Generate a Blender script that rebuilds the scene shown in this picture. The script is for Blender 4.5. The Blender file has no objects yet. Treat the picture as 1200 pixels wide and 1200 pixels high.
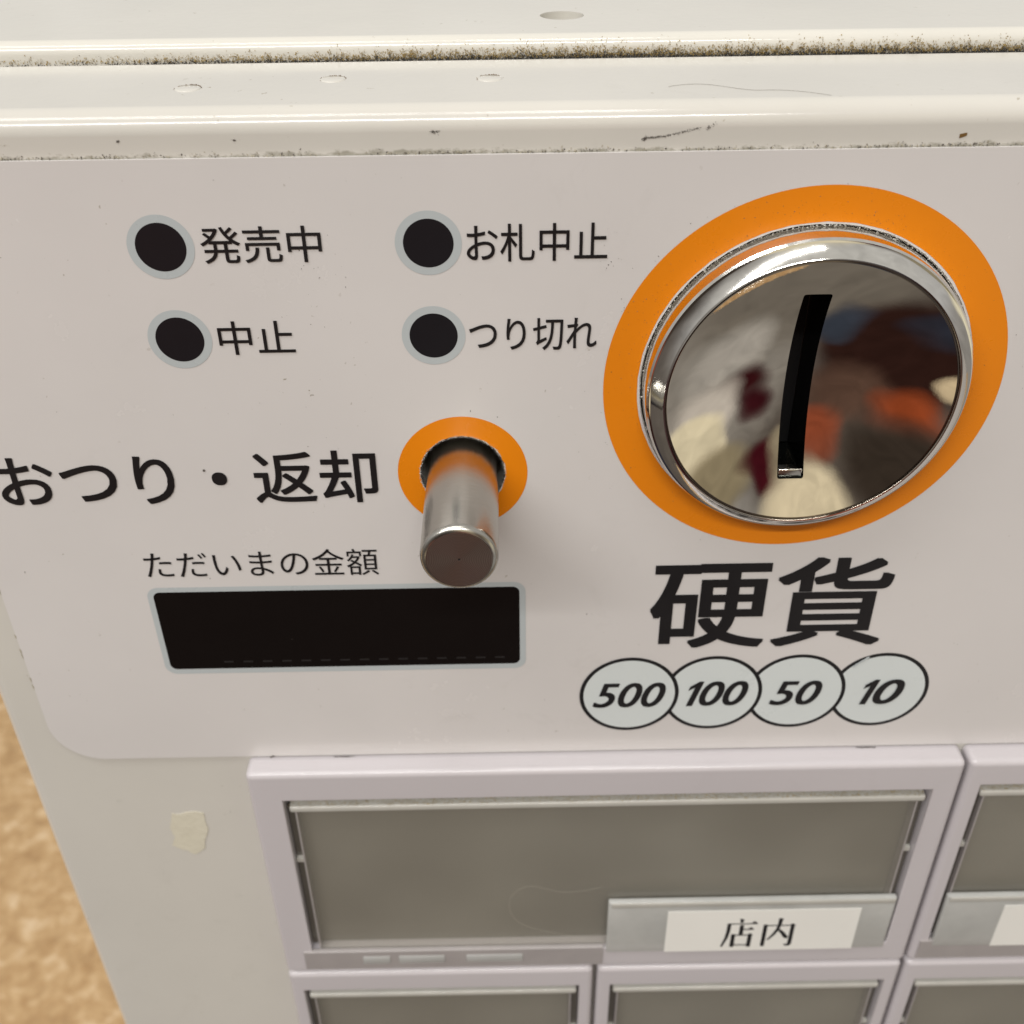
import bpy, bmesh, math, random
from mathutils import Vector, Matrix

# ------------------------------------------------------------------ scale
S = 0.125          # metres per unit; the unit is the lens-to-face distance
H = 0.62           # height of the lens above the floor (m)
random.seed(7)
scene = bpy.context.scene
COL = scene.collection

def P(u, y, v):
    """u right, y into the machine, v up (0 = lens height) -> metres"""
    return Vector((u * S, y * S, v * S + H))

# ------------------------------------------------------------------ camera
PITCH, YAW, ROLL = 6.03402443e-01, -6.95185904e-03, -1.26760342e-02
FOC = 1282.36 / 1200.0
def cam_axes():
    cp, sp = math.cos(PITCH), math.sin(PITCH)
    R = Matrix.Rotation(YAW, 3, 'Z')
    r, f, u = R @ Vector((1, 0, 0)), R @ Vector((0, cp, -sp)), R @ Vector((0, sp, cp))
    cr, sr = math.cos(ROLL), math.sin(ROLL)
    return cr * r + sr * u, f, -sr * r + cr * u
cr_, cf_, cu_ = cam_axes()
cam = bpy.data.cameras.new('camera')
cam.sensor_width = 36.0
cam.lens = 36.0 * FOC
cam.clip_start = 0.004
cam.clip_end = 60.0
cam.dof.use_dof = True
cam.dof.focus_distance = 0.136
cam.dof.aperture_fstop = 34.0
cam_o = bpy.data.objects.new('camera', cam)
COL.objects.link(cam_o)
m3 = Matrix((cr_, cu_, -cf_)).transposed()
cam_o.matrix_world = Matrix.Translation(P(0, -1, 0)) @ m3.to_4x4()
scene.camera = cam_o

# ------------------------------------------------------------------ view
scene.view_settings.view_transform = 'Standard'
scene.view_settings.look = 'None'
scene.view_settings.exposure = 0.08
scene.view_settings.gamma = 1.0

# ------------------------------------------------------------------ world: the light and colours of the room around the machine
world = bpy.data.worlds.new('World')
scene.world = world
world.use_nodes = True
wn = world.node_tree
wn.nodes.clear()
def wnode(t, **k):
    n = wn.nodes.new(t)
    for a, b in k.items():
        setattr(n, a, b)
    return n
def ramp_set(r, stops, interp='LINEAR'):
    r.color_ramp.interpolation = interp
    e = r.color_ramp.elements
    while len(e) > 1:
        e.remove(e[-1])
    e[0].position, e[0].color = stops[0][0], (*stops[0][1], 1)
    for p, c in stops[1:]:
        k = e.new(p)
        k.color = (*c, 1)
wo = wnode('ShaderNodeOutputWorld')
wb = wnode('ShaderNodeBackground')
wb.inputs['Strength'].default_value = 0.88
tc = wnode('ShaderNodeTexCoord')
sx = wnode('ShaderNodeSeparateXYZ')
wn.links.new(tc.outputs['Generated'], sx.inputs[0])
mr = wnode('ShaderNodeMapRange')
mr.inputs['From Min'].default_value = -1
wn.links.new(sx.outputs['Z'], mr.inputs['Value'])
base = wnode('ShaderNodeValToRGB')
ramp_set(base, [(0.0, (.12, .10, .08)), (.30, (.20, .175, .15)), (.45, (.36, .34, .32)),
                (.58, (.55, .54, .53)), (.75, (.62, .605, .575)), (1.0, (.66, .64, .60))])
wn.links.new(mr.outputs[0], base.inputs[0])
# soft colour patches painted into the world, aimed to give the dish its reflections
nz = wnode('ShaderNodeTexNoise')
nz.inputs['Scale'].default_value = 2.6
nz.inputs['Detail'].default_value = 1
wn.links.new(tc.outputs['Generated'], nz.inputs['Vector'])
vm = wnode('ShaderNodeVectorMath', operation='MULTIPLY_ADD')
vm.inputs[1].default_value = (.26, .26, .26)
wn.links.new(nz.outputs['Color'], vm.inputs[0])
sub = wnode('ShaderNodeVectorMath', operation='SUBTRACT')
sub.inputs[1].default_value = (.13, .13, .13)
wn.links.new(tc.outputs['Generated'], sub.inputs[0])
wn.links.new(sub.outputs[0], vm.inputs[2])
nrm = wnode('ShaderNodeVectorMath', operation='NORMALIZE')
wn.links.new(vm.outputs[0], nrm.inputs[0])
REFLECTION_PATCHES = [  # direction, half-angle, softness (degrees), colour
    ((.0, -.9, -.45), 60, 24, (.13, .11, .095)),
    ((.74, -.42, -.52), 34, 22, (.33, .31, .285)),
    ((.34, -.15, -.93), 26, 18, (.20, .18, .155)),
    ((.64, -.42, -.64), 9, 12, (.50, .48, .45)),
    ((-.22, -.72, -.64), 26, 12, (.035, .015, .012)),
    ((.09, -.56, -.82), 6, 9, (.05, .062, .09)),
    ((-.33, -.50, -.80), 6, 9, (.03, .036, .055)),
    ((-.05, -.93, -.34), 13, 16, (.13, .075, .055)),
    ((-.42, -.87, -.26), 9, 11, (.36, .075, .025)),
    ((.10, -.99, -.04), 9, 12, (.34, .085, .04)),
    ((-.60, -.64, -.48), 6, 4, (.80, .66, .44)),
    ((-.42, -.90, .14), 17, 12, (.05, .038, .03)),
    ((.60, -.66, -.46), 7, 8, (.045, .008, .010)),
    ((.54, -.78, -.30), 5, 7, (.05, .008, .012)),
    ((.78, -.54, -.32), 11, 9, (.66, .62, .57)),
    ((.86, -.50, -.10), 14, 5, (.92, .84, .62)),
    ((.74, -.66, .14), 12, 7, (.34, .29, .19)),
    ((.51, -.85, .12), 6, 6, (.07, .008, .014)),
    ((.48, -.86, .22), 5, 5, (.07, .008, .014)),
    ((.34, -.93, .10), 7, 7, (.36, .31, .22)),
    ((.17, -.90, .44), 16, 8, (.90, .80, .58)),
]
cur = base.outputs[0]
for d, ha, so, c in REFLECTION_PATCHES:
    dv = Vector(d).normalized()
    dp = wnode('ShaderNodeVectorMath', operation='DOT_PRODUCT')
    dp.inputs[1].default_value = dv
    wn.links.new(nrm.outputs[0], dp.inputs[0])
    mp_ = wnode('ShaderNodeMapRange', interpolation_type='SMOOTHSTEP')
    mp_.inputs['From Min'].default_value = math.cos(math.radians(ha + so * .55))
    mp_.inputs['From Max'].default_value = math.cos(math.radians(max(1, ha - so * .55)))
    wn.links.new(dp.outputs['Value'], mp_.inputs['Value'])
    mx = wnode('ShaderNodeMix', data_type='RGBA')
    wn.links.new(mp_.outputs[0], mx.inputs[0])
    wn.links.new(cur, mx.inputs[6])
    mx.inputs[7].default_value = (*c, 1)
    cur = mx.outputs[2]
fo = wnode('ShaderNodeTexNoise')
fo.inputs['Scale'].default_value = 5
fo.inputs['Detail'].default_value = 2
fo.inputs['Distortion'].default_value = 1.2
wn.links.new(tc.outputs['Generated'], fo.inputs['Vector'])
fr_ = wnode('ShaderNodeMapRange')
fr_.inputs['From Min'].default_value = .3; fr_.inputs['From Max'].default_value = .7
fr_.inputs['To Min'].default_value = .86; fr_.inputs['To Max'].default_value = 1.12
wn.links.new(fo.outputs[0], fr_.inputs['Value'])
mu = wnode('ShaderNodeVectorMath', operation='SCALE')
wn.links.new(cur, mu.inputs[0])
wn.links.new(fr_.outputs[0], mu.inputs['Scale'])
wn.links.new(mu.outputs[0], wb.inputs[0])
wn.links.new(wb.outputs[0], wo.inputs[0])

# ------------------------------------------------------------------ lamps: fluorescent tubes on the ceiling, two parallel rows, left of the machine; plus an added front fill
def tube_or_fill(x0, x1, y, z, power, w=0.05, col=(1.0, .985, .955)):
    l = bpy.data.lights.new('tube_or_fill_light', 'AREA')
    l.shape = 'RECTANGLE'
    l.size = x1 - x0
    l.size_y = w
    l.energy = power
    l.color = col
    o = bpy.data.objects.new('tube_or_fill_light', l)
    COL.objects.link(o)
    o.location = ((x0 + x1) / 2, y, z)
for y_ in (-.34, -.52):
    tube_or_fill(-1.35, -.13, y_, H + 1.5, 4.0, .026)
    tube_or_fill(-.05, .22, y_, H + 1.5, 1.0, .026)
tube_or_fill(-2.0, .5, -1.5, H + 1.5, 49.0, .12)      # added fill lamp in front, brightens the panel face

# ------------------------------------------------------------------ materials
MATS = {}
def new_mat(name):
    m = bpy.data.materials.new(name)
    m.use_nodes = True
    MATS[name] = m
    nt = m.node_tree
    return m, nt, nt.nodes['Principled BSDF']
def lk(nt, a, b):
    nt.links.new(a, b)
def noise(nt, scale, detail=4, rough=.55, coord=None, dist=0):
    n = nt.nodes.new('ShaderNodeTexNoise')
    n.inputs['Scale'].default_value = scale
    n.inputs['Detail'].default_value = detail
    n.inputs['Roughness'].default_value = rough
    n.inputs['Distortion'].default_value = dist
    if coord is None:
        t = nt.nodes.new('ShaderNodeTexCoord')
        coord = t.outputs['Object']
    lk(nt, coord, n.inputs['Vector'])
    return n
def ramp(nt, src, stops, interp='LINEAR'):
    r = nt.nodes.new('ShaderNodeValToRGB')
    ramp_set(r, stops, interp)
    lk(nt, src, r.inputs[0])
    return r
def mix(nt, fac, a, b, mode='MIX'):
    n = nt.nodes.new('ShaderNodeMix')
    n.data_type = 'RGBA'
    n.blend_type = mode
    for i, v in ((0, fac), (6, a), (7, b)):
        if isinstance(v, (int, float)):
            n.inputs[i].default_value = v
        elif isinstance(v, tuple):
            n.inputs[i].default_value = (*v, 1)
        else:
            lk(nt, v, n.inputs[i])
    return n.outputs[2]
def bump(nt, bs, h, strength, dist):
    b = nt.nodes.new('ShaderNodeBump')
    b.inputs['Strength'].default_value = strength
    b.inputs['Distance'].default_value = dist
    lk(nt, h, b.inputs['Height'])
    lk(nt, b.outputs[0], bs.inputs['Normal'])

def painted(name, col, dirt, rough=.3, mott=.05, speck=.70, peel=.06):
    """paint or plastic with faint mottling, hand-smudges and sparse dirt specks"""
    m, nt, bs = new_mat(name)
    n1 = noise(nt, 28, 5)
    c2 = tuple(c * (1 - mott * 2) for c in col)
    c = mix(nt, n1.outputs[0], c2, tuple(min(1, x * (1 + mott)) for x in col))
    sm = ramp(nt, noise(nt, 110, 7, .7, None, .6).outputs[0], [(.56, (0, 0, 0)), (.80, (.30, .30, .30))])
    zs = ramp(nt, noise(nt, 17, 2, .5).outputs[0], [(.48, (0, 0, 0)), (.66, (1, 1, 1))])
    c = mix(nt, mix(nt, 1.0, sm.outputs[0], zs.outputs[0], 'MULTIPLY'), c, tuple(x * .55 + y * .3 for x, y in zip(col, dirt)))
    n2 = noise(nt, 900, 2, .6)
    n3 = noise(nt, 60, 3, .6)
    sp = ramp(nt, n2.outputs[0], [(speck, (0, 0, 0)), (speck + .05, (1, 1, 1))])
    zone = ramp(nt, n3.outputs[0], [(.50, (0, 0, 0)), (.68, (1, 1, 1))])
    f = nt.nodes.new('ShaderNodeMath')
    f.operation = 'MULTIPLY'
    lk(nt, sp.outputs[0], f.inputs[0])
    lk(nt, zone.outputs[0], f.inputs[1])
    c = mix(nt, f.outputs[0], c, dirt)
    lk(nt, c, bs.inputs['Base Color'])
    rr = ramp(nt, noise(nt, 45, 6, .65).outputs[0], [(.3, (rough * .7,) * 3), (.75, (rough * 1.6,) * 3)])
    lk(nt, rr.outputs[0], bs.inputs['Roughness'])
    if peel:
        bump(nt, bs, noise(nt, 700, 2).outputs[0], peel, .0002)
    bs.inputs['IOR'].default_value = 1.5
    return m, nt, bs, c

painted('ivory_paint', (.71, .685, .625), (.30, .25, .16), .13, .04, .72)
painted('overlay_film', (.71, .68, .668), (.33, .29, .23), .20, .05, .72, .03)
painted('button_plastic', (.58, .545, .565), (.34, .30, .26), .13, .03, .74)
painted('orange_print', (.86, .255, .006), (.45, .14, .02), .26, .07, .73, .02)
painted('ink_black', (.012, .011, .012), (.03, .03, .03), .34, .0, .9, .02)
painted('ring_grey', (.50, .54, .555), (.3, .3, .3), .3, .02, .8, .02)
painted('coin_print', (.70, .745, .745), (.4, .4, .38), .3, .03, .8, .02)
painted('label_paper', (.86, .85, .81), (.5, .46, .38), .55, .03, .85, .05)

# door paint: grime line where the film's top edge meets the paint, and along the bend
def door_paint():
    m, nt, bs, c = painted('door_paint', (.66, .635, .585), (.28, .23, .14), .13, .05, .71)
    t = nt.nodes.new('ShaderNodeTexCoord')
    s = nt.nodes.new('ShaderNodeSeparateXYZ')
    lk(nt, t.outputs['Object'], s.inputs[0])
    zt = -.2945 * S + H
    d = nt.nodes.new('ShaderNodeMath'); d.operation = 'SUBTRACT'
    lk(nt, s.outputs['Z'], d.inputs[0]); d.inputs[1].default_value = zt
    band = nt.nodes.new('ShaderNodeMapRange')
    band.inputs['From Min'].default_value = .0014; band.inputs['From Max'].default_value = -.0002
    band.inputs['To Min'].default_value = -.12; band.inputs['To Max'].default_value = .40
    lk(nt, d.outputs[0], band.inputs['Value'])
    mp = nt.nodes.new('ShaderNodeMapping'); mp.inputs['Scale'].default_value = (1, 1, 2.0)
    lk(nt, t.outputs['Object'], mp.inputs[0])
    n = noise(nt, 330, 8, .72, mp.outputs[0])
    n2 = noise(nt, 40, 3, .6)
    a = nt.nodes.new('ShaderNodeMath'); a.operation = 'ADD'
    lk(nt, n.outputs[0], a.inputs[0]); lk(nt, band.outputs[0], a.inputs[1])
    b = nt.nodes.new('ShaderNodeMath'); b.operation = 'MULTIPLY_ADD'
    lk(nt, n2.outputs[0], b.inputs[0]); b.inputs[1].default_value = .35; lk(nt, a.outputs[0], b.inputs[2])
    lim = nt.nodes.new('ShaderNodeMath'); lim.operation = 'GREATER_THAN'; lim.inputs[1].default_value = -.0006
    lk(nt, d.outputs[0], lim.inputs[0])
    lm = nt.nodes.new('ShaderNodeMath'); lm.operation = 'MULTIPLY'
    lk(nt, b.outputs[0], lm.inputs[0]); lk(nt, lim.outputs[0], lm.inputs[1]); b = lm
    f = ramp(nt, b.outputs[0], [(.86, (0, 0, 0)), (1.02, (.75, .75, .75))])
    col = mix(nt, f.outputs[0], c, (.27, .255, .20))
    lk(nt, col, bs.inputs['Base Color'])
door_paint()

def metal(name, col, rough, pl=0, aniso=None, scale=(1, 1, 1)):
    m, nt, bs = new_mat(name)
    bs.inputs['Metallic'].default_value = 1
    bs.inputs['Base Color'].default_value = (*col, 1)
    bs.inputs['Roughness'].default_value = rough
    if pl:
        t = nt.nodes.new('ShaderNodeTexCoord')
        mp = nt.nodes.new('ShaderNodeMapping')
        mp.inputs['Scale'].default_value = scale
        lk(nt, t.outputs['Object'], mp.inputs[0])
        n = noise(nt, 900, 3, .6, mp.outputs[0])
        bump(nt, bs, n.outputs[0], pl, .0001)
        r = ramp(nt, noise(nt, 220, 4, .6).outputs[0], [(.35, (rough * .7,) * 3), (.8, (rough * 1.6,) * 3)])
        lk(nt, r.outputs[0], bs.inputs['Roughness'])
    return m
metal('chrome_dish', (.70, .645, .57), .02, .03)
metal('chrome', (.74, .72, .68), .07, .03)
metal('dark_chrome', (.22, .19, .17), .15, .03)
# turned pin: fine rings round its axis
def pin_mat(name, col, rough, face):
    m, nt, bs = new_mat(name)
    bs.inputs['Metallic'].default_value = 1
    t = nt.nodes.new('ShaderNodeTexCoord')
    mp = nt.nodes.new('ShaderNodeMapping')
    lk(nt, t.outputs['Object'], mp.inputs[0])
    if face:
        w = nt.nodes.new('ShaderNodeTexWave')
        w.wave_type = 'RINGS'; w.rings_direction = 'Y'
        w.inputs['Scale'].default_value = 1500; w.inputs['Distortion'].default_value = 1.5
        w.inputs['Detail'].default_value = 3
        lk(nt, mp.outputs[0], w.inputs['Vector'])
        h = w.outputs['Fac']
    else:
        mp.inputs['Scale'].default_value = (90, 900, 90)
        n = noise(nt, 9, 4, .6, mp.outputs[0])
        h = n.outputs[0]
    cc = ramp(nt, h, [(.2, tuple(x * .8 for x in col)), (.8, col)])
    lk(nt, cc.outputs[0], bs.inputs['Base Color'])
    bs.inputs['Roughness'].default_value = rough
    bump(nt, bs, h, .25, .00006)
    return m
pin_mat('turned_steel', (.52, .50, .46), .22, False)
pin_mat('turned_end', (.66, .60, .54), .30, True)

def plain(name, col, rough, metallic=0, **k):
    m, nt, bs = new_mat(name)
    n = noise(nt, 160, 4)
    lk(nt, mix(nt, n.outputs[0], tuple(c * .86 for c in col), tuple(min(1, c * 1.1) for c in col)), bs.inputs['Base Color'])
    bs.inputs['Roughness'].default_value = rough
    bs.inputs['Metallic'].default_value = metallic
    for a, b in k.items():
        bs.inputs[a].default_value = b
    return m
metal('slot_wall_shaded', (.055, .06, .055), .25)
plain('recess_shade_black', (.006, .006, .007), .6)
plain('display_black', (.008, .0065, .006), .16)
plain('display_segment', (.022, .02, .02), .35)
plain('led_black', (.010, .010, .013), .3)
m_, nt_, bs_c = new_mat('insert_card')
lk(nt_, ramp(nt_, noise(nt_, 22, 2).outputs[0], [(.3, (.22, .203, .18)), (.7, (.36, .345, .32))]).outputs[0], bs_c.inputs['Base Color'])
bs_c.inputs['Roughness'].default_value = .35
def holder_mat():
    m = plain('holder_plastic', (.62, .62, .60), .15)
    nt = m.node_tree
    tr = nt.nodes.new('ShaderNodeBsdfTransparent')
    tr.inputs[0].default_value = (.95, .95, .93, 1)
    ms = nt.nodes.new('ShaderNodeMixShader')
    f = ramp(nt, noise(nt, 60, 4, .6).outputs[0], [(.3, (.62,) * 3), (.75, (.80,) * 3)])
    lk(nt, f.outputs[0], ms.inputs[0]); lk(nt, tr.outputs[0], ms.inputs[1]); lk(nt, nt.nodes['Principled BSDF'].outputs[0], ms.inputs[2])
    lk(nt, ms.outputs[0], nt.nodes['Material Output'].inputs[0])
holder_mat()
plain('cover_edge', (.50, .485, .445), .13)
plain('cover_side', (.13, .118, .10), .22)
plain('strip_plastic', (.38, .35, .345), .2)
plain('dash_pale', (.46, .46, .45), .3)
plain('hair_dark', (.20, .18, .15), .4)
plain('hair_pale', (.50, .47, .40), .4)
plain('grime_dark', (.06, .057, .055), .9)
plain('grime_brown', (.37, .265, .10), .95)
plain('grime_pale', (.42, .38, .29), .9)
plain('scuff_dark', (.12, .105, .09), .7)
plain('scuff_brown', (.16, .085, .02), .6)
plain('torn_film', (.60, .58, .53), .6)

def tape_mat():
    m, nt, bs = new_mat('tape_residue')
    n = noise(nt, 420, 5)
    lk(nt, mix(nt, n.outputs[0], (.64, .60, .48), (.76, .72, .60)), bs.inputs['Base Color'])
    bs.inputs['Roughness'].default_value = .22
    bump(nt, bs, n.outputs[0], .5, .0003)
tape_mat()

def clear_mat():
    m, nt, bs = new_mat('clear_plastic')
    out = nt.nodes['Material Output']
    tr = nt.nodes.new('ShaderNodeBsdfTransparent')
    tr.inputs[0].default_value = (.94, .935, .91, 1)
    gl = nt.nodes.new('ShaderNodeBsdfGlossy')
    gl.inputs['Roughness'].default_value = .16
    fr = nt.nodes.new('ShaderNodeFresnel')
    fr.inputs[0].default_value = 1.45
    n = noise(nt, 260, 4)
    bb = nt.nodes.new('ShaderNodeBump')
    bb.inputs['Strength'].default_value = .02; bb.inputs['Distance'].default_value = .0003
    lk(nt, n.outputs[0], bb.inputs['Height'])
    lk(nt, bb.outputs[0], gl.inputs['Normal'])
    geo = nt.nodes.new('ShaderNodeNewGeometry')
    inv = nt.nodes.new('ShaderNodeMath'); inv.operation = 'SUBTRACT'; inv.inputs[0].default_value = 1
    lk(nt, geo.outputs['Backfacing'], inv.inputs[1])
    frf = nt.nodes.new('ShaderNodeMath'); frf.operation = 'MULTIPLY'
    lk(nt, fr.outputs[0], frf.inputs[0]); lk(nt, inv.outputs[0], frf.inputs[1])
    ms = nt.nodes.new('ShaderNodeMixShader')
    lk(nt, frf.outputs[0], ms.inputs[0]); lk(nt, tr.outputs[0], ms.inputs[1]); lk(nt, gl.outputs[0], ms.inputs[2])
    # a film of dust on the surface
    df = nt.nodes.new('ShaderNodeBsdfDiffuse'); df.inputs[0].default_value = (.5, .48, .43, 1)
    dr = ramp(nt, noise(nt, 30, 3, .5).outputs[0], [(.3, (.07,) * 3), (.8, (.11,) * 3)])
    m2 = nt.nodes.new('ShaderNodeMixShader')
    lk(nt, dr.outputs[0], m2.inputs[0]); lk(nt, ms.outputs[0], m2.inputs[1]); lk(nt, df.outputs[0], m2.inputs[2])
    lk(nt, m2.outputs[0], out.inputs[0])
clear_mat()

def floor_mat():
    m, nt, bs = new_mat('tan_mottled_floor')
    n1 = noise(nt, 75, 6, .68, None, .5)
    n2 = noise(nt, 130, 4, .6)
    c = ramp(nt, n1.outputs[0], [(.34, (.34, .19, .08)), (.47, (.47, .285, .13)), (.56, (.60, .40, .21)), (.66, (.80, .62, .42))])
    c2 = mix(nt, .35, c.outputs[0], ramp(nt, n2.outputs[0], [(.3, (.40, .24, .10)), (.7, (.68, .50, .28))]).outputs[0])
    lk(nt, c2, bs.inputs['Base Color'])
    bs.inputs['Roughness'].default_value = .55
    bump(nt, bs, n1.outputs[0], .3, .002)
floor_mat()

# ------------------------------------------------------------------ mesh helpers
def link(name, me, mat, parent=None, loc=None):
    o = bpy.data.objects.new(name, me)
    COL.objects.link(o)
    if mat:
        me.materials.clear()
        me.materials.append(MATS[mat])
    if parent is not None:
        o.parent = parent
    if loc is not None:
        o.location = loc
    return o
def bm_obj(name, bm, mat, parent=None, loc=None, smooth=None, wn_mod=False):
    me = bpy.data.meshes.new(name)
    bmesh.ops.recalc_face_normals(bm, faces=bm.faces)
    bm.to_mesh(me); bm.free()
    if smooth is not None:
        me.polygons.foreach_set('use_smooth', [True] * len(me.polygons))
        me.set_sharp_from_angle(angle=math.radians(smooth))
    o = link(name, me, mat, parent, loc)
    if wn_mod:
        md = o.modifiers.new('weighted', 'WEIGHTED_NORMAL')
        md.keep_sharp = True
    return o
def box_bm(u0, u1, y0, y1, v0, v1, bev=0, seg=3, pick=None, off=(0, 0, 0)):
    bm = bmesh.new()
    a, b = P(u0, y0, v0) - Vector(off), P(u1, y1, v1) - Vector(off)
    bmesh.ops.create_cube(bm, size=1)
    for v in bm.verts:
        v.co = Vector(((a[i] if v.co[i] < 0 else b[i]) for i in range(3)))
    if bev:
        es = [e for e in bm.edges if pick is None or pick(e)]
        bmesh.ops.bevel(bm, geom=es, offset=bev * S, segments=seg, profile=.5, affect='EDGES')
    return bm
def lathe_bm(prof, n=96, close=True):
    """prof: (r, y) pairs in units, axis along y through the local origin"""
    bm = bmesh.new()
    rings = []
    for r, y in prof:
        if r < 1e-7:
            rings.append([bm.verts.new((0, y * S, 0))])
        else:
            rings.append([bm.verts.new((r * S * math.cos(2 * math.pi * i / n), y * S, r * S * math.sin(2 * math.pi * i / n))) for i in range(n)])
    for a, b in zip(rings, rings[1:]):
        for i in range(n):
            j = (i + 1) % n
            if len(a) == 1 and len(b) == 1:
                continue
            if len(a) == 1:
                bm.faces.new((a[0], b[i], b[j]))
            elif len(b) == 1:
                bm.faces.new((a[i], a[j], b[0]))
            else:
                bm.faces.new((a[i], a[j], b[j], b[i]))
    return bm
def poly_bm(loops, y, thick=0):
    """flat polygon with holes on the face plane; loops of (u, v)"""
    bm = bmesh.new()
    es = []
    for lp in loops:
        vs = [bm.verts.new(P(u, y, v)) for u, v in lp]
        es += [bm.edges.new((vs[i], vs[(i + 1) % len(vs)])) for i in range(len(vs))]
    bmesh.ops.triangle_fill(bm, use_beauty=True, use_dissolve=False, edges=es)
    for f in bm.faces:
        if f.normal.y > 0:
            f.normal_flip()
    if thick:
        r = bmesh.ops.extrude_face_region(bm, geom=list(bm.faces))
        for g in r['geom']:
            if isinstance(g, bmesh.types.BMVert):
                g.co.y -= thick * S
    return bm
def circle(u, v, r, n=96, jit=0):
    return [(u + (r + random.uniform(-jit, jit)) * math.cos(2 * math.pi * i / n), v + (r + random.uniform(-jit, jit)) * math.sin(2 * math.pi * i / n)) for i in range(n)]
def rrect(u0, u1, v0, v1, r, n=10):
    pts = []
    for cu, cv, a in ((u1 - r, v1 - r, 0), (u0 + r, v1 - r, 90), (u0 + r, v0 + r, 180), (u1 - r, v0 + r, 270)):
        for i in range(n + 1):
            t = math.radians(a + 90 * i / n)
            pts.append((cu + r * math.cos(t), cv + r * math.sin(t)))
    return pts
def boolean_cut(o, cutters):
    for c in cutters:
        md = o.modifiers.new('cut', 'BOOLEAN')
        md.operation = 'DIFFERENCE'; md.solver = 'EXACT'; md.object = c
    bpy.context.view_layer.update()
    dg = bpy.context.evaluated_depsgraph_get()
    me = bpy.data.meshes.new_from_object(o.evaluated_get(dg))
    o.modifiers.clear()
    mats = [m for m in o.data.materials]
    o.data = me
    me.materials.clear()
    for m in mats:
        me.materials.append(m)
    me.polygons.foreach_set('material_index', [0] * len(me.polygons))
    for c in cutters:
        bpy.data.objects.remove(c)

# ------------------------------------------------------------------ floor
bm = bmesh.new()
bmesh.ops.create_cube(bm, size=1)
for v in bm.verts:
    v.co = Vector((-1.6 if v.co.x < 0 else 1.6, -.03 if v.co.y < 0 else 2.6, -.06 if v.co.z < 0 else 0))
fl = bm_obj('floor', bm, 'tan_mottled_floor')
fl['kind'] = 'structure'

# ------------------------------------------------------------------ the machine
machine = bpy.data.objects.new('ticket_machine', None)
COL.objects.link(machine)
machine['label'] = 'ivory meal ticket vending machine with coin slot, return pin and rows of buttons'
machine['category'] = 'ticket machine'
UL, UR = -.641, 1.30
ZT = -.254
VF = -H / S            # floor level in units
CU, CV = .3071, -.5315      # centre of the coin slot
PU, PV = -.0456, -.6344     # centre of the return pin

# cabinet behind the door
def front_or_top(e):
    mid = (e.verts[0].co + e.verts[1].co) / 2
    return True
cab = bm_obj('cabinet', box_bm(UL + .01, UR - .01, .212, 3.2, VF, -.237, .014, 6), 'ivory_paint', machine)
hole = bm_obj('cutter', lathe_bm([(0, -.1), (.0245, -.1), (.0245, .075), (0, .075)], 48), None)
hole.rotation_euler.x = math.radians(90); hole.location = P(.0718, .318, -.237)
boolean_cut(cab, [hole])
def smooth_wn(o, ang=35):
    me = o.data
    me.polygons.foreach_set('use_smooth', [True] * len(me.polygons))
    me.set_sharp_from_angle(angle=math.radians(ang))
    md = o.modifiers.new('weighted', 'WEIGHTED_NORMAL'); md.keep_sharp = True
smooth_wn(cab)

# door
door = bm_obj('door', box_bm(UL, UR, 0, .203, VF + .12, ZT, .021, 7), 'door_paint', machine)
cuts = []
c = bm_obj('cutter', lathe_bm([(0, -.02), (.049, -.02), (.049, .12), (0, .12)], 64), None)
c.location = P(-.0456, 0, -.6344); cuts.append(c)
c = bm_obj('cutter', lathe_bm([(0, -.02), (.1664, -.02), (.1664, .12), (0, .12)], 120), None)
c.location = P(CU, 0, CV); cuts.append(c)
DIMPLES = ((-.2935, .0815), (-.160, .110), (-.0084, .1046))
boolean_cut(door, cuts)
smooth_wn(door)
for (u, y) in DIMPLES:      # painted-over plugs, all but flush with the door's top
    o = bm_obj('hole_plug', lathe_bm([(.0124, .0004), (.0120, -.0005), (.0112, -.0008), (.0, -.0009)], 40), 'door_paint', door, smooth=60)
    o.rotation_euler.x = math.radians(-90)
    o.location = P(u, y, ZT)
# overlay film with holes
SH_T = .0034
sheet = bm_obj('overlay_sheet', poly_bm([rrect(-.585, 1.22, -1.0655, -.2945, .062), circle(CU, CV, .168, 120, .0006), circle(PU, PV, .0458, 72, .0008)], -.0004, SH_T), 'overlay_film', machine)
YS = -.0004 - SH_T            # front of the film
def flat(name, loops, lift, mat, parent=None, thick=0):
    return bm_obj(name, poly_bm(loops, YS - lift, thick), mat, parent or sheet)
flat('orange_ring', [circle(CU, CV, .205, 160), circle(CU, CV, .1702, 120, .0004)], .0003, 'orange_print')
flat('orange_ring', [circle(PU, PV, .0698, 120), circle(PU, PV, .0462, 72, .0008)], .0003, 'orange_print')

# indicator windows: grey ring round a black lens
for u, v in ((-.3211, -.3766), (-.0689, -.3766), (-.3204, -.472), (-.0687, -.472)):
    r = flat('indicator_ring', [circle(u, v, .0316), circle(u, v, .0238)], .0003, 'ring_grey')
    flat('indicator_window', [circle(u, v, .0239)], .0005, 'led_black')
# amount display
flat('display_border', [rrect(-.4175, .0215, -.9185, -.7845, .014), rrect(-.4105, .0142, -.9105, -.7915, .008)], .0003, 'ring_grey')
flat('display_window', [rrect(-.4107, .0144, -.9107, -.7913, .0082)], .0005, 'display_black')
for i in range(15):
    u = -.345 + i * .0235
    flat('display_segment', [rrect(u, u + .012, -.9012, -.8985, .0010, 3)], .0007, 'display_segment')

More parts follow.
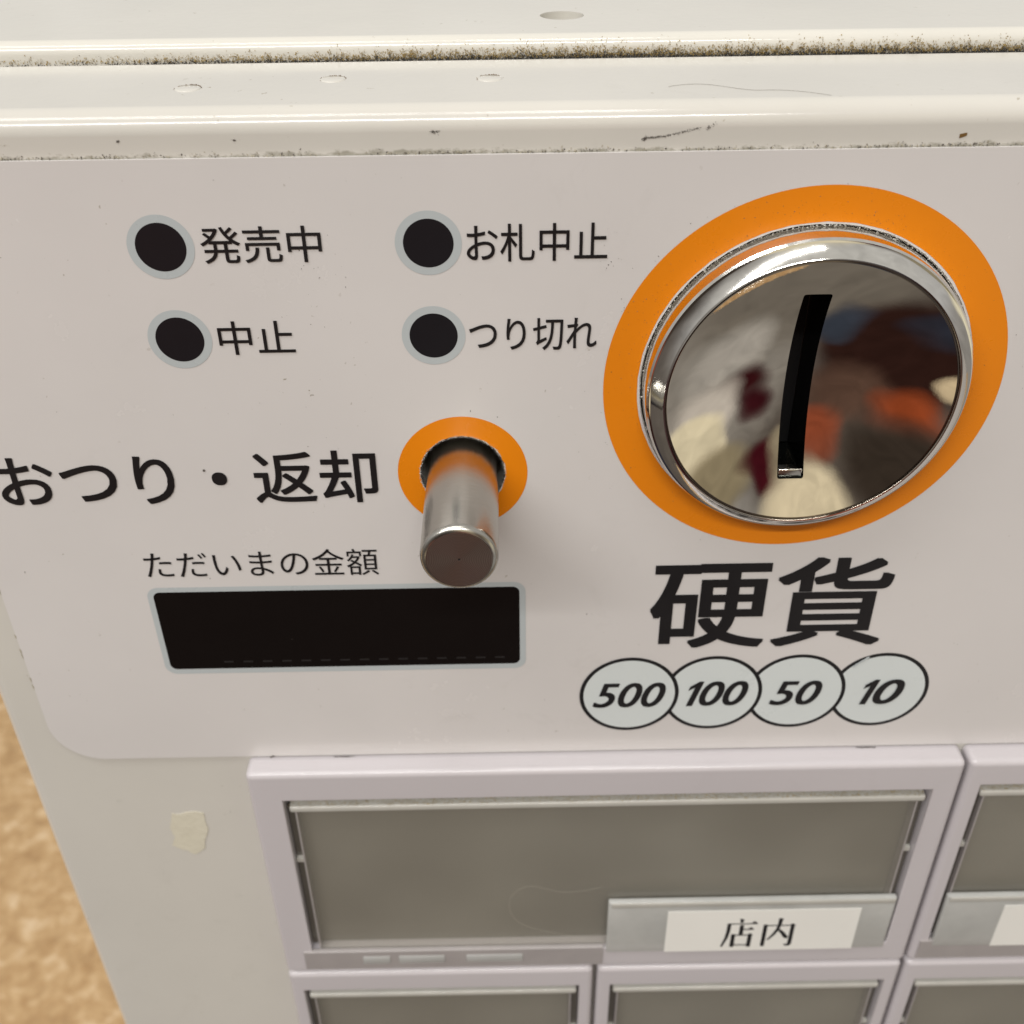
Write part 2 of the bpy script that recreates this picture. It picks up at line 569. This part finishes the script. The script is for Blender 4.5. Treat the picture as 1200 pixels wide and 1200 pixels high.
# lettering -----------------------------------------------------------
def text_mesh(body, offset=0, shear=0):
    cu = bpy.data.curves.new('t', 'FONT')
    cu.body = body
    cu.size = 1
    cu.offset = offset
    cu.shear = shear
    cu.resolution_u = 6
    o = bpy.data.objects.new('t', cu)
    COL.objects.link(o)
    bpy.context.view_layer.update()
    dg = bpy.context.evaluated_depsgraph_get()
    me = bpy.data.meshes.new_from_object(o.evaluated_get(dg))
    bpy.data.objects.remove(o)
    return me
def lettering(body, u0, u1, v0, v1, fat=None, offset=0, shear=0, lift=.0008, parent=None, mat='ink_black'):
    me = text_mesh(body, offset, shear)
    if fat:
        bm = bmesh.new(); bm.from_mesh(me)
        src = list(bm.verts) + list(bm.edges) + list(bm.faces)
        k = 0
        for sx_ in (-1, 0, 1):
            for sy_ in (-1, 0, 1):
                if (sx_, sy_) == (0, 0):
                    continue
                k += 1
                r = bmesh.ops.duplicate(bm, geom=src)
                for g in r['geom']:
                    if isinstance(g, bmesh.types.BMVert):
                        g.co.x += sx_ * fat[0]; g.co.y += sy_ * fat[1]; g.co.z = k
        bm.to_mesh(me); bm.free()
    xs = [v.co.x for v in me.vertices]; ys = [v.co.y for v in me.vertices]
    xa, xb, ya, yb = min(xs), max(xs), min(ys), max(ys)
    for v in me.vertices:
        u = u0 + (v.co.x - xa) / (xb - xa) * (u1 - u0)
        w = v0 + (v.co.y - ya) / (yb - ya) * (v1 - v0)
        v.co = P(u, YS - lift - v.co.z * .00003, w)
    o = link('lettering', me, mat, parent or sheet)
    return o
TEXTS = [
    ('発売中', -0.2834, -0.1695, -0.3933, -0.3574, dict(fat=(.005, .003))),
    ('お札中止', -0.0329, 0.1007, -0.3956, -0.3585, dict(fat=(.005, .003))),
    ('中止', -0.2820, -0.2071, -0.4893, -0.4529, dict(fat=(.005, .003))),
    ('つり切れ', -0.0333, 0.0935, -0.4894, -0.4545, dict(fat=(.005, .003))),
    ('おつり・返却', -0.5459, -0.1380, -0.6695, -0.6029, dict(fat=(.011, .010))),
    ('ただいまの金額', -0.4114, -0.1463, -0.7704, -0.7323, dict()),
    ('硬貨', 0.1684, 0.4495, -0.8902, -0.7557, dict(fat=(.016, .012))),
    ('500', 0.1052, 0.1958, -0.9878, -0.9460, dict(fat=(.016, .010), shear=.28, lift=.0014)),
    ('00', 0.2387, 0.2988, -0.9875, -0.9457, dict(fat=(.016, .010), shear=.28, lift=.0014)),
    ('50', 0.3277, 0.3912, -0.9885, -0.9473, dict(fat=(.016, .010), shear=.28, lift=.0014)),
    ('0', 0.4577, 0.4946, -0.9899, -0.9477, dict(fat=(.016, .010), shear=.28, lift=.0014)),
]
for t in TEXTS:
    lettering(*t[:5], **t[5])

# the figure 1 with its flag, slanted like the noughts
for (u, v0, v1) in ((0.2203, -0.9875, -0.9457), (0.4395, -0.9899, -0.9477)):
    hh = v1 - v0
    flat('lettering', [[(u - .0045 + x * .0185 + y * hh * .30, v0 + y * hh) for x, y in ((.38, 0), (.80, 0), (.80, 1), (.50, 1), (.02, .80), (.02, .63), (.38, .75))]], .0014, 'ink_black')
# coins printed under the slot
RC, PC, C0U, C0V = .0621, .1043, .1505, -.9665
for k in range(3, -1, -1):
    cu_ = C0U + k * PC
    lift = .0003 + .0006 * (3 - k) / 3
    flat('coin_ring', [circle(cu_, C0V, RC)], lift, 'ink_black')
    flat('coin_face', [circle(cu_, C0V, RC - .0050)], lift + .0001, 'coin_print')

# coin slot ------------------------------------------------------------
LC = P(CU, 0, CV)
bez = bm_obj('coin_slot', lathe_bm([(.1655, .02), (.1655, -.001), (.1640, -.0225), (.1634, -.0268), (.1615, -.0292), (.1590, -.0300),
      (.1490, -.0400), (.1478, -.0408), (.1466, -.0405), (.1460, -.0392), (.1460, .02)], 160), 'chrome', machine, LC, 28)
bm_obj('groove_ring', lathe_bm([(.1462, -.030), (.1462, -.0375), (.1440, -.0375), (.1440, -.030)], 128), 'dark_chrome', bez, (0, 0, 0), 30)
SAG = .045
prof = [(.1442, .06), (.1442, -.0385), (.1436, -.0392)]
for i in range(1, 41):
    r = .1436 * (1 - i / 40)
    prof.append((r, -.0392 + SAG * (1 - (r / .1436) ** 2)))
prof = prof[:-1] + [(0, -.0392 + SAG), ]
prof = [(0, .06)] + prof
dish = bm_obj('coin_dish', lathe_bm(prof, 144), 'chrome_dish', bez, (0, 0, 0))
SU, SV0, SV1, SW = -.0022, -.107, .103, .0140
cb = bmesh.new()
bmesh.ops.create_cube(cb, size=1)
for v in cb.verts:
    v.co = Vector(((SU + (SW if v.co.x > 0 else -SW)) * S, (-.2 if v.co.y < 0 else .058) * S, (SV1 if v.co.z > 0 else SV0) * S))
bmesh.ops.bevel(cb, geom=[e for e in cb.edges if abs((e.verts[0].co - e.verts[1].co).y) > .01], offset=.0025 * S, segments=3, profile=.5, affect='EDGES')
cutter = bm_obj('cutter', cb, None)
cutter.location = LC
bpy.context.view_layer.update()
boolean_cut(dish, [cutter])
dish.data.polygons.foreach_set('use_smooth', [True] * len(dish.data.polygons))
dish.data.set_sharp_from_angle(angle=math.radians(30))
# slot walls coloured dark in place of the shade inside; a chrome lip closes its lower end
dish.data.materials.append(MATS['slot_wall_shaded'])
for p in dish.data.polygons:
    c = p.center
    if abs(c.x / S - SU) < SW + .0008 and SV0 - .001 < c.z / S < SV1 + .001 and abs(p.normal.y) < .35 and c.y / S > -.038:
        p.material_index = 1
tb = bmesh.new()
vs = [tb.verts.new(((SU + x * SW * .97) * S, .0565 * S, z * S)) for x, z in ((-1, SV0 + .001), (1, SV0 + .001), (1, SV1 - .001), (-1, SV1 - .001))]
tb.faces.new(vs)
bm_obj('slot_throat_shade', tb, 'recess_shade_black', bez, (0, 0, 0))  # black sheet put in for the shade deep in the slot
yl = -.0392 + SAG * (1 - (abs(SV0 + .004) / .1436) ** 2)
lip = bmesh.new()
bmesh.ops.create_cube(lip, size=1)
for v in lip.verts:
    v.co = Vector(((SU + (SW * .93 if v.co.x > 0 else -SW * .93)) * S, (yl + (.012 if v.co.y > 0 else .0008)) * S, (SV0 + (.0100 if v.co.z > 0 else .0002)) * S))
bmesh.ops.bevel(lip, geom=list(lip.edges), offset=.0016 * S, segments=3, profile=.5, affect='EDGES')
bm_obj('slot_lip', lip, 'chrome', bez, (0, 0, 0), 40)

# return pin -----------------------------------------------------------
LP_ = P(PU, 0, PV)
PL, PR = .159, .0383
pin = bm_obj('return_pin', lathe_bm([(0, .1), (.0365, .1), (.0365, .0), (PR * .975, -.02), (PR, -.06), (PR, -PL + .0075), (PR - .0008, -PL + .0040), (PR - .0026, -PL + .0014), (PR - .0052, -PL + .0003), (PR - .006, -PL)], 96), 'turned_steel', machine, LP_, 40)
bm_obj('pin_end', lathe_bm([(PR - .006, -PL), (.0013, -PL + .0002), (.0010, -PL + .0016), (0, -PL + .0030)], 96), 'turned_end', pin, (0, 0, 0), 40)
bm_obj('centre_dimple_shade', lathe_bm([(.0011, -PL + .0005), (0, -PL + .0006)], 24), 'recess_shade_black', pin, (0, 0, 0))  # black disc painted in for the shade of the centre dimple
# ragged collar of grime in the gap
# buttons --------------------------------------------------------------
LB = .033
BH = .4315
def frame_mesh(w):
    """frame of one button, origin at its top-left front corner; opening recessed"""
    ml, mrr, mt, mb = .0435, .0355, .050, .046
    if w < .6:
        ml, mrr, mt = .021, .021, .043
        mb = .046
    o = [(0, 0), (w, 0), (w, -BH), (0, -BH)]
    i = [(ml, -mt), (w - mrr, -mt), (w - mrr, -BH + mb), (ml, -BH + mb)]
    bm = bmesh.new()
    f = [bm.verts.new((a * S, 0, b * S)) for a, b in o]
    bk = [bm.verts.new((a * S, (LB - .0008) * S, b * S)) for a, b in o]
    g = [bm.verts.new((a * S, 0, b * S)) for a, b in i]
    h = [bm.verts.new((a * S, .026 * S, b * S)) for a, b in i]
    for k in range(4):
        j = (k + 1) % 4
        bm.faces.new((f[k], f[j], g[j], g[k]))
        bm.faces.new((g[k], g[j], h[j], h[k]))
        bm.faces.new((f[j], f[k], bk[k], bk[j]))
    bm.faces.new(h); bm.faces.new(bk)
    bm.edges.ensure_lookup_table()
    es = [e for e in bm.edges if (e.verts[0] in f and e.verts[1] in f)]
    es += [e for e in bm.edges if (e.verts[0] in f and e.verts[1] in bk) or (e.verts[1] in f and e.verts[0] in bk)]
    bmesh.ops.bevel(bm, geom=es, offset=.0085 * S, segments=5, profile=.5, affect='EDGES')
    es = [e for e in bm.edges if len(e.link_faces) == 2 and all(abs(v.co.y) < 1e-7 for v in e.verts) and any(abs(f_.normal.y) < .1 for f_ in e.link_faces)]
    bmesh.ops.bevel(bm, geom=es, offset=.0012 * S, segments=2, profile=.5, affect='EDGES')
    return bm, (ml, w - mrr, -mt, -BH + mb)
def lbox(u0, u1, y0, y1, v0, v1, bev=0, seg=2):
    bm = bmesh.new()
    bmesh.ops.create_cube(bm, size=1)
    a, b = (u0, y0, v0), (u1, y1, v1)
    for v in bm.verts:
        v.co = Vector(((a[i] if v.co[i] < 0 else b[i]) * S for i in range(3)))
    if bev:
        bmesh.ops.bevel(bm, geom=list(bm.edges), offset=bev * S, segments=seg, profile=.5, affect='EDGES')
    return bm
def make_button(w):
    bm, (a, b, t, bt) = frame_mesh(w)
    fr = bm_obj('button', bm, 'button_plastic', machine, smooth=40, wn_mod=True)
    bm_obj('insert_card', lbox(a + .001, b - .001, .0215, .0255, bt + .001, t - .001), 'insert_card', fr)
    # clear cover: thin sheet with a thicker rounded top edge and side flanges
    bm_obj('clear_cover', lbox(a + .014, b - .014, .0060, .0072, bt + .002, t - .026), 'clear_plastic', fr)
    bm_obj('cover_top_edge', lbox(a + .005, b - .003, .0032, .0210, t - .0275, t - .0165, .0034, 4), 'cover_edge', fr, smooth=50)
    for s in (0, 1):
        x0 = a + .0115 if s == 0 else b - .0135
        bm_obj('cover_side_edge', lbox(x0, x0 + .0022, .0060, .0212, bt + .004, t - .0270), 'strip_plastic', fr)
        x1 = a + .001 if s == 0 else b - .0110
        bm_obj('side_slot', lbox(x1, x1 + .0100, .0150, .0213, bt + .006, t - .0245), 'cover_side', fr)
        bm_obj('side_tab', lbox(x1, x1 + .0100, .0090, .0150, t - .135, t - .128), 'cover_edge', fr)
    # label holder in the lower right, with its paper
    hx1 = b - .004; hx0 = hx1 - (.412 if w > .6 else b - a - .010)
    bm_obj('label_holder', lbox(hx0, hx1, -.0030, .0058, bt - .006, bt + .112, .0025, 3), 'holder_plastic', fr, smooth=50)
    bm_obj('holder_rim', lbox(hx0 + .004, hx1 - .002, -.0044, -.0025, bt + .102, bt + .111, .0008, 2), 'cover_edge', fr, smooth=50)
    px0 = hx0 + .086
    px1 = px0 + .278
    bm_obj('paper_label', lbox(px0, px1, -.0040, -.0033, bt - .005, bt + .091), 'label_paper', fr)
    # bottom strip seen through the cover
    bm_obj('bottom_strip', lbox(a - .012, (hx0 - .004) if w > .6 else (b + .008), -.0022, .0050, -BH + .010, bt + .006, .0012, 2), 'strip_plastic', fr)
    if w > .6:
        for x, q in ((.075, .040), (.128, .068), (.228, .084)):   # pale raised dashes
            bm_obj('strip_dash', lbox(a + x, a + x + q, -.0032, -.0020, bt - .022, bt - .006, .0010, 2), 'dash_pale', fr, smooth=50)
    return fr, (px0, px1, bt)
def copy_button(src):
    c = src.copy(); COL.objects.link(c)
    for ch in list(src.children):
        k = ch.copy(); COL.objects.link(k); k.parent = c
    return c
BU0, BV0 = -.3410, -1.0695
WB, WS, GAP = .9300, .4620, .0055
ROWP = .4365
big, (lx0, lx1, lbt) = make_button(WB)
big.location = P(BU0, -LB, BV0)
small, _ = make_button(WS)
small.location = P(BU0 + WB + GAP, -LB, BV0)
for k in range(3):
    o = copy_button(small)
    o.location = P(BU0 + k * (WS + GAP + .0005), -LB, BV0 - ROWP)

# serif characters on the paper label: strokes in a 100 x 100 box
TEN = [[(47, 100), (57, 98), (55, 86), (50, 86)], [(14, 84), (84, 84), (90, 91), (99, 84), (98, 80.5), (14, 80.5)],
       [(12, 84), (21, 84), (20, 55), (16, 32), (3, 0), (0, 2), (9, 32), (12, 55)],
       [(50, 78), (59, 78), (59, 44), (50, 44)], [(59, 64), (76, 64), (82, 70), (90, 64), (89, 60.5), (59, 60.5)],
       [(28, 46), (37, 46), (37, 0), (28, 0)], [(37, 44), (78, 44), (82, 49), (90, 43), (87, 40), (87, 0), (78, 0), (78, 40.5), (37, 40.5)],
       [(37, 9), (78, 9), (78, 5.5), (37, 5.5)]]
NAI = [[(4, 78), (13, 78), (13, 0), (4, 0)], [(13, 76), (84, 76), (88, 81), (97, 74), (94, 71), (94, 8), (90, 1), (80, 0), (72, 6), (85, 8), (85, 72.5), (13, 72.5)],
       [(46, 100), (56, 99), (54, 80), (50, 62), (40, 42), (22, 22), (20, 24), (34, 44), (43, 62), (46, 80)],
       [(51, 62), (66, 50), (80, 34), (77, 27), (70, 30), (60, 44), (49, 57)]]
lb = bmesh.new()
cw, ch_ = .049, .067
for q, (G, ox) in enumerate(((TEN, lx0 + .083), (NAI, lx0 + .083 + .057))):
    for pi, (st, dx) in enumerate([(st, dx) for st in G for dx in (-1.6, 1.6)]):
        vs = [lb.verts.new(((ox + (x + dx) / 100 * cw) * S, (-.0041 - .00003 * pi) * S, (lbt + .0045 + y / 100 * ch_) * S)) for x, y in st]
        f = lb.faces.new(vs)
bm_obj('lettering', lb, 'ink_black', big)

# ------------------------------------------------------------------ dirt with a shape of its own
def grains(name, mat, pts, parent, smin, smax):
    verts, faces = [], []
    for p in pts:
        s = random.uniform(smin, smax) * S
        q = len(verts)
        for k in range(4):
            d = Vector((random.gauss(0, 1), random.gauss(0, 1), random.gauss(0, 1))).normalized() * s
            d.z *= random.uniform(.6, 1.8)
            verts.append(p + d)
        faces += [(q, q + 1, q + 2), (q, q + 2, q + 3), (q, q + 3, q + 1), (q + 1, q + 3, q + 2)]
    me = bpy.data.meshes.new(name)
    me.from_pydata(verts, [], faces)
    o = link(name, me, mat, parent)
    o['kind'] = 'stuff'
    return o
def gap_pts(n, top, spread, bias):
    out = []
    while len(out) < n:
        u = random.uniform(-.63, 1.25)
        d = min(1, max(0.06, (u + .50) / .62)) ** bias
        hgt = .62 + .38 * math.sin(u * 23 + 2 * math.sin(u * 67) + math.sin(u * 171)) ** 2
        if random.random() > d * (.4 + .6 * hgt):
            continue
        v = top + abs(random.gauss(0, spread)) * (hgt * (.45 + .55 * d)) - .004
        if v > -.2375:
            continue
        t = max(0, (v + .251) / .014)
        out.append(P(u, .2116 + .014 * (1 - math.sqrt(max(0, 1 - t * t))) - random.random() * .0012, v))
    return out
grains('gap_grime', 'grime_dark', gap_pts(13000, -.2562, .0036, .9), cab, .0005, .0013)
grains('gap_grime', 'grime_brown', gap_pts(15000, -.2540, .0062, .75), cab, .0004, .0011)
grains('gap_grime', 'grime_pale', gap_pts(1500, -.2525, .0048, .5), cab, .0004, .0009)
for (u, y) in DIMPLES:
    pts = []
    for k in range(90):
        t = math.radians(random.gauss(90, 34))
        pts.append(P(u + .0127 * math.cos(t), y + .0127 * math.sin(t), ZT + random.random() * .0006))
    grains('dimple_dirt', 'scuff_brown', pts, door, .0004, .0009)
pts, pts2 = [], []
for k in range(2600):
    t = random.uniform(0, 2 * math.pi)
    w_ = .35 + .65 * math.sin(t * 2.5 + 1.0 + math.sin(t * 7)) ** 2
    if random.random() > w_:
        continue
    dark = random.random() < .62
    r = (.0447 if dark else .0459) + random.gauss(0, .0006)
    p = P(PU + r * math.cos(t), YS + (.0010 if dark else .0) - random.random() * .0008, PV + r * math.sin(t))
    (pts if dark else pts2).append(p)
grains('pin_gap_grime', 'grime_dark', pts, door, .0005, .0014)
grains('torn_film_edge', 'torn_film', pts2, sheet, .0004, .0010)
# dust on the upper ledge of each window opening
for bt_o, w in ((big, WB), (small, WS)):
    pts, pts2 = [], []
    m0 = .0435 if w > .6 else .021
    for k in range(int(5200 * w)):
        p = Vector(((m0 + .004 + random.random() * (w - m0 - .045)) * S, random.uniform(.0045, .020) * S, (-(.0662 if w > .6 else .0592) + random.random() * .0012) * S))
        (pts if random.random() < .6 else pts2).append(p)
    grains('ledge_dust', 'grime_pale', pts, bt_o, .0004, .0012)
    grains('ledge_dust', 'grime_brown', pts2, bt_o, .0004, .0011)
# grime along the film's top edge
pts, pts2 = [], []
for k in range(2600):
    u = random.uniform(-.63, 1.2)
    if random.random() > .25 + .75 * math.sin(u * 9 + 1.3 * math.sin(u * 31)) ** 2:
        continue
    p = P(u, -.0006, -.2945 + abs(random.gauss(0, .0018)))
    (pts if random.random() < .45 else pts2).append(p)
grains('edge_grime', 'scuff_dark', pts, door, .0004, .0013)
grains('edge_grime', 'grime_pale', pts2, door, .0004, .0013)
# dirt at the coin slot's rim
pts, pts2 = [], []
for k in range(520):
    t = random.gauss(math.radians(100), math.radians(48))
    r = .1668 + random.gauss(0, .0008)
    p = P(CU + r * math.cos(t), YS - .0002 + random.random() * .001, CV + r * math.sin(t))
    (pts if random.random() < .30 else pts2).append(p)
grains('rim_grime', 'scuff_dark', pts, bez, .0003, .0009)
grains('rim_grime', 'torn_film', pts2, bez, .0004, .0013)
for o in [o for o in bez.children if o.name.startswith('rim_grime')]:
    o.matrix_parent_inverse = Matrix.Translation(-LC)
# specks scattered on the film
pts = []
CL = [(-.165, -.395, .030, 14), (.11, -.39, .03, 18), (.12, -.44, .02, 10), (-.19, -.425, .03, 10), (.50, -.50, .05, 8), (-.20, -.56, .04, 8), (.10, -.60, .08, 8)]
for cu_, cv_, r, n in CL:
    for k in range(n):
        pts.append(P(cu_ + random.gauss(0, r * .5), YS - .0002, cv_ + random.gauss(0, r * .5)))
for k in range(60):
    pts.append(P(random.uniform(-.56, .7), YS - .0002, random.uniform(-1.05, -.31)))
grains('film_specks', 'scuff_dark', pts, sheet, .0003, .0011)
pts = []
for k in range(420):                      # scuffs on the orange print round the slot and just above it
    t = random.gauss(math.radians(115), math.radians(55))
    r = .171 + abs(random.gauss(0, .016))
    pts.append(P(CU + r * math.cos(t), YS - .0004, CV + r * math.sin(t)))
grains('film_specks', 'scuff_dark', pts, sheet, .0002, .0006)

def scuff(name, mat, pts, width, parent, y, jit=.4, thick=.0003):
    """irregular flat mark along a path of (u, v)"""
    dense = []
    for (a, b) in zip(pts, pts[1:]):
        n = max(3, int(math.hypot(b[0] - a[0], b[1] - a[1]) / .0022))
        dense += [(a[0] + (b[0] - a[0]) * i / n, a[1] + (b[1] - a[1]) * i / n) for i in range(n)]
    dense.append(pts[-1])
    up, dn = [], []
    for i, (u, v) in enumerate(dense):
        f = math.sin(math.pi * (i + .6) / (len(dense) + .2)) ** .4
        up.append((u, v + width * f * random.uniform(1 - jit, 1 + jit)))
        dn.append((u, v - width * f * random.uniform(1 - jit, 1 + jit)))
    return bm_obj(name, poly_bm([up + dn[::-1]], y, thick), mat, parent)
def rub(path, spread, n, mat='scuff_dark', smin=.0002, smax=.0007, parent=door, y=-.0001):
    """a rubbed-off mark: specks strewn along a path of (u, v)"""
    pts = []
    for k in range(n):
        a = random.randrange(len(path) - 1)
        t = random.random() ** 1.3
        u = path[a][0] + (path[a + 1][0] - path[a][0]) * t
        v = path[a][1] + (path[a + 1][1] - path[a][1]) * t
        pts.append(P(u + random.gauss(0, spread), y, v + random.gauss(0, spread * .6)))
    return grains('scuff_mark', mat, pts, parent, smin, smax)
rub([(.131, -.2831), (.149, -.2815), (.181, -.2741)], .0007, 420)
rub([(.1295, -.2848), (.1325, -.2815)], .0009, 90)
rub([(-.0605, -.2750), (-.0540, -.2746)], .0012, 90)
rub([(.186, -.276), (.195, -.270)], .0012, 40)
rub([(-.343, -.2790), (-.3405, -.2790)], .0006, 25)
rub([(-.2390, -.2795), (-.2365, -.2795)], .0005, 20)
rub([(-.50, -.282), (-.44, -.281)], .0010, 90, 'grime_pale')
for a_ in ((-.50, -1.30), (-.46, -1.22), (-.53, -1.15), (-.44, -1.42), (-.40, -1.36), (-.39, -1.18)):
    rub([a_, (a_[0] + .012, a_[1] + random.uniform(-.006, .006))], .0045, 22, 'scuff_dark', .0002, .0006)
scuff('rust_spot', 'scuff_brown', [(.4150, -.2853), (.4215, -.2836)], .0020, door, -.0003, .4)
scuff('scuff_mark', 'scuff_dark', [(-.343, -.2790), (-.3405, -.2790)], .0008, door, -.0003, .5)
scuff('scuff_mark', 'scuff_dark', [(-.2390, -.2795), (-.2365, -.2795)], .0007, door, -.0003, .5)
scuff('smear_mark', 'ring_grey', [(.424, -.926), (.434, -.916), (.442, -.910)], .0018, sheet, YS - .0012, .6)
scuff('edge_dirt', 'scuff_dark', [(.452, -1.0682), (.478, -1.0688)], .0009, sheet, YS - .0006, .9)
scuff('edge_dirt', 'scuff_dark', [(-.3120, -1.0670), (-.3060, -1.0650)], .0012, sheet, YS - .0006, .8)
scuff('edge_dirt', 'scuff_dark', [(-.2300, -1.0682), (-.2020, -1.0684)], .0006, sheet, YS - .0006, .8)
scuff('edge_dirt', 'scuff_dark', [(-.3240, -.6255), (-.3215, -.6250)], .0013, sheet, YS - .0006, .4)
for k in range(16):
    v = -.72 - k * .0165 + random.uniform(-.006, .006)
    if random.random() < .4:
        continue
    bm_obj('edge_dirt', poly_bm([[(-.5862, v), (-.5850 + random.uniform(0, .0006), v - .003), (-.5852, v - random.uniform(.006, .012)), (-.5862, v - .005)]], YS - .0002, .0002), 'grime_pale', sheet)
tp = [(-.4615, -1.1775), (-.452, -1.1800), (-.440, -1.1755), (-.430, -1.1740), (-.4168, -1.1785), (-.4190, -1.195), (-.4165, -1.212), (-.4261, -1.2354), (-.4290, -1.252), (-.4453, -1.2642), (-.452, -1.255), (-.462, -1.252), (-.4720, -1.2432), (-.466, -1.225), (-.468, -1.205)]
tq = []
for i, a in enumerate(tp):
    b = tp[(i + 1) % len(tp)]
    for k in range(4):
        tq.append((a[0] + (b[0] - a[0]) * k / 4 + random.uniform(-.0009, .0009), a[1] + (b[1] - a[1]) * k / 4 + random.uniform(-.0009, .0009)))
bm_obj('tape_residue', poly_bm([tq], -.0003, .0006), 'tape_residue', door)

# hairs ------------------------------------------------------------------
def hair(name, label, mat, pts, r):
    cu = bpy.data.curves.new(name, 'CURVE')
    cu.dimensions = '3D'
    sp = cu.splines.new('NURBS')
    sp.points.add(len(pts) - 1)
    for p, q in zip(sp.points, pts):
        p.co = (*q, 1)
    sp.use_endpoint_u = True
    sp.order_u = 4
    cu.bevel_depth = r
    cu.bevel_resolution = 1
    cu.resolution_u = 10
    o = bpy.data.objects.new(name, cu)
    COL.objects.link(o)
    bpy.context.view_layer.update()
    me = bpy.data.meshes.new_from_object(o.evaluated_get(bpy.context.evaluated_depsgraph_get()))
    bpy.data.objects.remove(o)
    h = link(name, me, mat)
    h['label'] = label; h['category'] = 'hair'
    return h
hz = ZT + .0004
hair('fallen_hair', 'thin dark hair lying on the ivory top edge of the door', 'hair_dark',
     [P(.158, .062, hz), P(.180, .075, hz), P(.205, .066, hz), P(.232, .040, hz), P(.258, .048, hz), P(.285, .034, hz), P(.300, .022, hz)], .000017)
bo = big.location
def onb(x, z, y=.0052):
    return Vector((bo.x + x * S, bo.y + y * S, bo.z + z * S))
pts = [onb(.47, -.245, .004), onb(.43, -.262), onb(.395, -.255), onb(.365, -.235), onb(.335, -.262), onb(.335, -.315), onb(.365, -.345), onb(.44, -.362, .004)]
hair('fallen_hair', 'pale curled hair on the clear cover of the wide button', 'hair_pale', pts, .000013)
